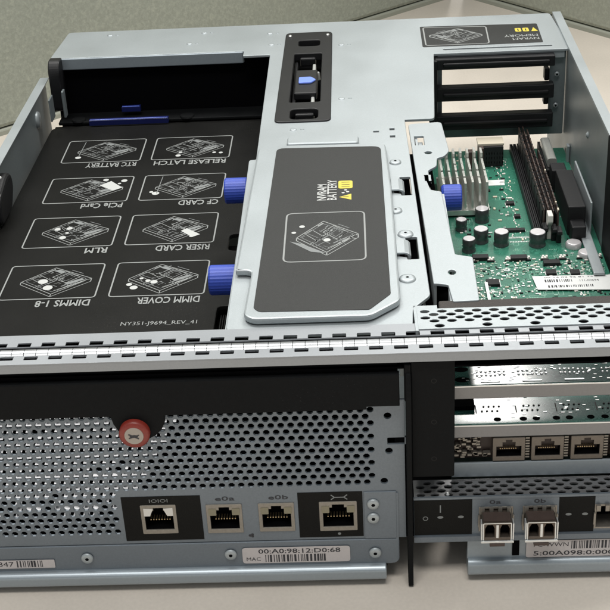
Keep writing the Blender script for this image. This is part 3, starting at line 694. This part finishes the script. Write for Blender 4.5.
for x in (1.42,2.3,6.9,7.6): link('lamp_window',MB().disc(x,3.5,.13,mp2,0,0,ry=.07),PRINT_D,rp)
for w_,x_ in (('0a',3.5),('0b',5.4)): link('port_marking',text(MB(),w_,x_,4.15,.2,FRONT(-.012),0,width=.5,bold=.01),INK,rp)
for a,b in cages:
    q=MB(); sheet(q,rect(a+.02,b-.02,2.7,4.0),[rect(a+.1,b-.1,2.78,3.9)],.9,FRONT(-.04),0,.01)
    for k in range(4):
        xx=a+.08+k*(b-a-.3)/3.2; q.box(xx,xx+.17,-.16,-.04,3.72,4.02); 
    for s_ in (a-.02,b-.05): q.box(s_,s_+.07,-.14,-.04,3.0,3.6)
    q.box(a+.1,b-.1,.9,.95,2.7,3.95,1)
    link('module_cage',q,[NICKEL,VOID],rp)
mb=MB(); sheet(mb,rnd([(2.6,1.1),(11.9,1.1),(11.9,2.2),(2.6,2.2)],.05),[],.12,FRONT(.05),0,.03)
mb.prism(rnd([(-.05,.3),(.8,.3),(.8,1.15),(-.12,1.15),(-.25,1.0),(-.3,.5)],.12),lambda u,v,w:(w,u,v),2.62,11.9)
rl=link('right_rail',mb,RAIL,R0,.02)
q=MB(); q.box(4.55,4.85,-.02,.04,1.3,2.1); link('rail_notch',q,VOID,rl)
mb=MB(); mp=FRONT(-.03); mb.prism(rnd(rect(5.15,11.0,1.18,2.1),.1),FRONT(-.01),0,.015,0)
text(mb,'FC-WWN',5.45,1.76,.22,mp,0,width=1.5,m=1); barcode(mb,7.1,10.6,1.62,2.05,mp,0,1,8); text(mb,'5:00A098:0:0002A4:8C',5.45,1.28,.24,mp,0,width=5.2,m=1,bold=.012)
link('address_label',mb,[PAPER,INK],rl)

# ------------------------------------------------------------------ optical transceivers (pull-out modules)
def transceiver(x0,lab):
    root=empty('optical_transceiver',(x0+.62,0,2.85)); label(root,lab,'transceiver','optical transceivers plugged into the lower right panel')
    a,b=x0,x0+1.24; y=-.9; z0,z1=2.84,3.82
    q=MB(); sheet(q,rnd(rect(a,b,z0,z1),.05),[rnd([(a+.1,z0+.2),(a+.5,z0+.2),(a+.5,z1-.32),(a+.42,z1-.12),(a+.2,z1-.12),(a+.1,z1-.32)],.02),rnd([(b-.5,z0+.2),(b-.1,z0+.2),(b-.1,z1-.32),(b-.2,z1-.12),(b-.42,z1-.12),(b-.5,z1-.32)],.02)],1.6,FRONT(y),0,.03)
    body=link('body',q,XCVR,root)
    q=MB(); q.stroke(rnd(rect(a+.03,b-.03,z0+.03,z1-.03),.05),.045,FRONT(y-.004),0,True); q.box((a+b)/2-.05,(a+b)/2+.05,y-.03,y+.1,z0+.2,z1-.1); link('face_rim',q,SOLDER,body)
    q=MB(); q.box(a+.05,b-.05,y+.35,y+.4,z0+.06,z1-.06,0)
    link('port_shade',q,VOID,root)  # near-black plane standing in for the shade inside the openings
    q=MB(); q.stroke([(a-.03,z1-.05),(a-.03,z0+.1)],.07,FRONT(y),.1); 
    q=MB(); q.box(a-.08,a-.02,y-.06,y+.3,z0+.1,z1); q.box(b+.02,b+.08,y-.06,y+.3,z0+.1,z1); q.box(a-.08,b+.08,y-.08,y-.02,z0-.05,z0+.06); q.box(a+.3,b-.3,y-.1,y+.2,z0-.22,z0-.06,1)
    link('bail_latch',q,[SOLDER,BROWN],root,.02)
    q=MB(); q.box(a+.05,b-.05,y+.1,-.2,z1+.005,z1+.03); link('top_label',q,BROWN,root)
transceiver(3.16,'small metal optical transceiver under the marking 0a, left of the pair')
transceiver(5.02,'small metal optical transceiver under the marking 0b, right of the pair')

# ------------------------------------------------------------------ motherboard
ZB=5.4
mb=MB(); mb.box(2.3,11.75,4.9,35.6,ZB-.18,ZB); MBD=link('motherboard',mb,PCB,R0); label(MBD,'green motherboard crowded with small parts')
for (x,y,rd,h) in [(5.48,25.05,.41,.85),(5.18,22.4,.42,.85),(6.28,21.95,.42,.85),(4.41,21.3,.37,.8),(8.28,21.75,.46,.85),(4.2,24.0,.33,.7)]:
    q=MB(); q.lathe((x,y,ZB),'Z',[(0,rd+.02),(.12,rd+.02),(.2,rd-.04),(.3,rd),(h-.06,rd),(h-.02,rd-.03)],24); q.lathe((x,y,ZB+h-.02),'Z',[(0,rd-.04),(.02,rd-.06)],24,1)
    link('capacitor',q,[CAPB,CAPT],MBD)
for (x,y) in [(10.25,21.4),(10.75,20.2)]:
    q=MB(); q.lathe((x,y,ZB),'Z',[(0,.45),(.22,.45),(.3,.38)],24); q.lathe((x,y,ZB+.3),'Z',[(0,.36),(.01,.34)],24,0); link('button_cell',q,[CAPT],MBD)
# finned heatsink
q=MB(); q.box(3.15,6.0,25.6,30.6,ZB+.15,ZB+.45)
for i in range(7):
    x=3.25+i*.42
    for j in range(5): 
        y=25.75+j*.95; q.box(x,x+.13,y,y+.84,ZB+.45,ZB+2.15+random.uniform(-.05,.05)-(.0 if j<4 else -.3))
hs_=link('heatsink',q,HSK,MBD)
q=MB(); q.box(5.8,6.1,30.7,31.2,ZB,ZB+2.2); q.box(5.2,5.5,31.4,31.9,ZB,ZB+1.7); link('coil',q,BROWN,MBD,.05)
q=MB(); q.box(6.0,7.55,32.9,34.0,ZB,ZB+1.35); q.box(5.95,7.6,33.1,34.2,ZB+1.35,ZB+1.5,1)
for k in range(9):
    for j in range(3): q.box(6.1+k*.17,6.18+k*.17,32.9,33.02,ZB+.2+j*.3,ZB+.4+j*.3,2)
link('header_connector',q,[CHIP,TAN,NICKEL],MBD,.02)
q=MB(); q.prism(rect(6.35,7.35,30.0,30.8),TOP(ZB),0,.02); link('part_sticker',q,PAPER_W,MBD)
# memory modules in their sockets
for k,x in enumerate((8.78,9.02,9.26,9.5)):
    y0,y1=((22.9,35.3),(22.9,35.3),(22.7,35.0),(22.4,31.2))[k]; dz=(0,.04,-.02,.12)[k]
    q=MB(); q.box(x-.09,x+.09,y0-.3,y1+.2,ZB,ZB+.45); so=link('memory_socket',q,CHIP,MBD,.02)
    m_=MB(); m_.box(x-.035,x+.035,y0,y1,ZB+.3,ZB+1.65+dz)
    n_=int((y1-y0-.6)/1.15)
    for j in range(n_):
        for sg in (-1,1): m_.box(x+sg*.035,x+sg*.085,y0+.4+j*1.15,y0+1.35+j*1.15,ZB+.55,ZB+1.4,1)
    for j in range(int((y1-y0)/.5)): m_.box(x-.045,x+.045,y0+.1+j*.5,y0+.1+j*.5+random.uniform(.08,.3),ZB+1.5+dz,ZB+1.67+dz,random.choice([0,1,0,2] if k==3 else [0,0,1,1]))
    link('memory_module',m_,[BROWN,CHIP,TAN],so)
    q=MB(); h=1.65 if k==1 else .9; q.prism(rnd([(y0-.55,ZB),(y0-.1,ZB),(y0-.05,ZB+h*.6),(y0-.1,ZB+h),(y0-.85,ZB+h),(y0-.9,ZB+h*.75),(y0-.5,ZB+h*.5)],.08),SIDE(x-.14),0,.28); link('ejector_clip',q,WPLAST if k==1 else CHIP,so,.03)
for x in (8.3,8.52):
    q=MB(); q.box(x-.09,x+.09,22.8,35.3,ZB,ZB+.5); q.box(x-.02,x+.02,23.0,35.1,ZB+.5,ZB+.52,1); link('memory_socket',q,[CHIP,VOID],MBD,.02)  # empty sockets added to give the dark shadow beside the modules
# connectors by the right wall
q=MB(); q.box(10.1,11.1,22.8,28.0,ZB,ZB+1.8); q.box(10.2,11.0,21.8,23.2,ZB,ZB+1.0); q.box(10.0,10.9,28.6,29.8,ZB,ZB+1.5); link('power_connector',q,CHIP,MBD,.08)
q=MB(); q.box(9.9,10.6,30.0,34.6,ZB,ZB+.9); q.prism(rnd(rect(9.95,10.55,ZB+.92,ZB+1.5),.2),FRONT(33.8),0,3.4,1); link('battery_holder',q,[CHIP,HSK],MBD)
q=MB(); q.box(3.4,4.0,19.3,20.0,ZB,ZB+.3)
for x,y in ((4.5,20.9),(6.6,20.7),(8.3,20.0)): q.box(x,x+.9,y-.9,y-.45,ZB,ZB+.22)
link('power_transistor',q,CHIP,MBD,.02)
for (x,y,w_,h_) in [(8.3,18.0,.55,.5),(6.3,23.4,1.5,.3),(7.1,27.0,.5,.4),(7.4,25.2,.35,.35),(5.0,17.0,.7,.6),(9.6,17.9,.5,.5)]:
    q=MB(); q.box(x,x+w_,y,y+h_,ZB,ZB+.16); q.box(x-.05,x+w_+.05,y+.05,y+h_-.05,ZB,ZB+.05,1); link('chip',q,[CHIP,SOLDER],MBD)
# small surface parts
rr=random.Random(21); q=MB()
def smd(x,y,s_=1,m=None,a=None):
    w_,h_=.16*s_,.08*s_
    if (a if a is not None else rr.random()<.5): w_,h_=h_,w_
    mm=rr.choice([0,1,1,2,2,3,4,4]) if m is None else m
    q.box(x-w_/2,x+w_/2,y-h_/2,y+h_/2,ZB,ZB+.05*s_,mm)
for i in range(420): smd(rr.uniform(3.0,11.5),rr.uniform(15.0,20.0),rr.uniform(.6,1.25))
for i in range(300):
    cxx,cyy=rr.choice([(4.2,18.5),(6.1,18.6),(8.3,18.9),(9.9,18.6),(6.4,16.2),(5.1,16.0),(10.9,17.8),(7.2,19.2)]); smd(rr.gauss(cxx,.55),rr.gauss(cyy,.45),rr.uniform(.5,1.1),rr.choice([0,1,1,4]))
for k in range(9):
    x=4.55+k*.98-.2
    for dx,dy in ((0,0),(.16,.02),(.08,.2),(.26,.18)): q.box(x+dx,x+dx+.12,20.0+dy-.1,20.1+dy-.02,ZB,ZB+.12,0)
    q.box(x-.05,x+.4,19.82,19.88,ZB,ZB+.09,2)
for i in range(120): smd(rr.uniform(4.0,7.8),rr.uniform(22,35),rr.uniform(.6,1.6),rr.choice([0,1,2,2,3]))
for i in range(60): smd(rr.uniform(7.0,7.75),22.5+i*.2,.8,0,True); 
for i in range(50): smd(rr.uniform(9.5,11.3),rr.uniform(18,27),rr.uniform(.6,1.3))
for i in range(26): q.box(6.7+i*.055,6.73+i*.055,22.6,22.8,ZB,ZB+.03,1)
for i in range(14): q.box(6.8+.09*i,6.85+.09*i,22.1,22.25,ZB,ZB+.03,1)
q.box(4.9,5.05,15.2,17.2,ZB,ZB+.2,1)
label(link('surface_components',q,[WPLAST,SOLDER,CHIP,TAN,PALEG],MBD),kind='stuff')
q=MB(); t=TOP(ZB+.004); rs=random.Random(77)
for k in range(70):
    x,y=rs.uniform(3.1,11.2),rs.uniform(15.2,27) if k<48 else rs.uniform(27,35)
    if x>7.7 and y>22: continue
    w_,h_=rs.choice([(.5,.25),(.3,.3),(.8,.2),(.25,.5)]); q.stroke(rect(x,x+w_,y,y+h_),.025,t,0,True)
for k in range(60):
    x,y=rs.uniform(3.1,11.0),rs.uniform(15.0,24); 
    for j in range(rs.randint(2,5)): q.stroke([(x+j*.09,y),(x+j*.09+.05,y+.1)],.03,t,.001)
label(link('silkscreen_marks',q,PALEG,MBD),kind='stuff')
q=MB(); t=TOP(ZB+.002)
for k in range(40):
    x,y=rs.uniform(3.2,7.4),rs.uniform(15.5,33); n_=rs.randint(3,7); L_=rs.uniform(.8,2.5); d_=rs.choice([-1,1])
    for j in range(n_): q.stroke([(x+j*.07,y),(x+j*.07,y+L_),(x+j*.07+d_*.4,y+L_+.4)],.022,t,0)
label(link('copper_traces',q,TRACE,MBD),kind='stuff')
# white bar code strip on the board
mb=MB(); mb.prism([(7.62,16.35),(11.7,16.1),(11.7,17.75),(7.5,17.85)],TOP(ZB+.08),0,.03,0); tp=TOP(ZB+.115)
barcode(mb,8.2,10.6,16.5,16.75,tp,0,1,11); barcode(mb,8.1,9.6,17.1,17.4,tp,0,1,12); text(mb,'111-00694',9.9,17.1,.22,tp,0,width=1.0,m=1); text(mb,'00 14 02 96 81 75',8.1,17.55,.14,tp,0,width=2.6,m=1)
link('board_label',mb,[PAPER_W,INK],MBD)

# ------------------------------------------------------------------ camera
Rm=Matrix(((0.99852,0.03185,0.04404),(0.02284,0.48939,-0.87177),(-0.04932,0.87148,0.48794)))
cd=bpy.data.cameras.new('camera'); cam=bpy.data.objects.new('camera',cd); col.objects.link(cam)
cam.matrix_world=Matrix.Translation(Vector((-1.574,-45.818,39.817))*S)@Rm.to_4x4()
cd.sensor_width=36; cd.lens=36*1336/610; cd.clip_start=.02; cd.clip_end=50
sc.camera=cam
sc.render.resolution_x=1024; sc.render.resolution_y=1024

# ------------------------------------------------------------------ light: a lit office
wd=bpy.data.worlds.new('World'); sc.world=wd; wd.use_nodes=True
bg=wd.node_tree.nodes['Background']; bg.inputs[0].default_value=(.95,.985,1,1); bg.inputs[1].default_value=.40
def lamp(name,loc,target,sx,sy,power,color=(1,.98,.94)):
    l=bpy.data.lights.new(name,'AREA'); l.shape='RECTANGLE'; l.size=sx; l.size_y=sy; l.energy=power; l.color=color
    o=bpy.data.objects.new(name,l); col.objects.link(o); o.location=loc
    o.rotation_euler=(Vector(target)-Vector(loc)).to_track_quat('-Z','Y').to_euler(); return o
lamp('ceiling_or_fill_lamp',(-.7,1.1,2.3),(0,.3,0),.6,1.3,44)
lamp('ceiling_or_fill_lamp',(.31,2.5,1.77),(.05,.2,.05),.17,.8,11)
lamp('ceiling_or_fill_lamp',(1.0,.9,2.3),(0,.4,0),.5,1.2,40)
lamp('ceiling_or_fill_lamp',(-.1,-.9,2.4),(0,-.1,0),1.2,.5,30)  # unseen fill light, added to brighten the desk in front
sc.view_settings.view_transform='Standard'; sc.view_settings.look='None'; sc.view_settings.exposure=.12; sc.view_settings.gamma=1
sc.render.engine='CYCLES'
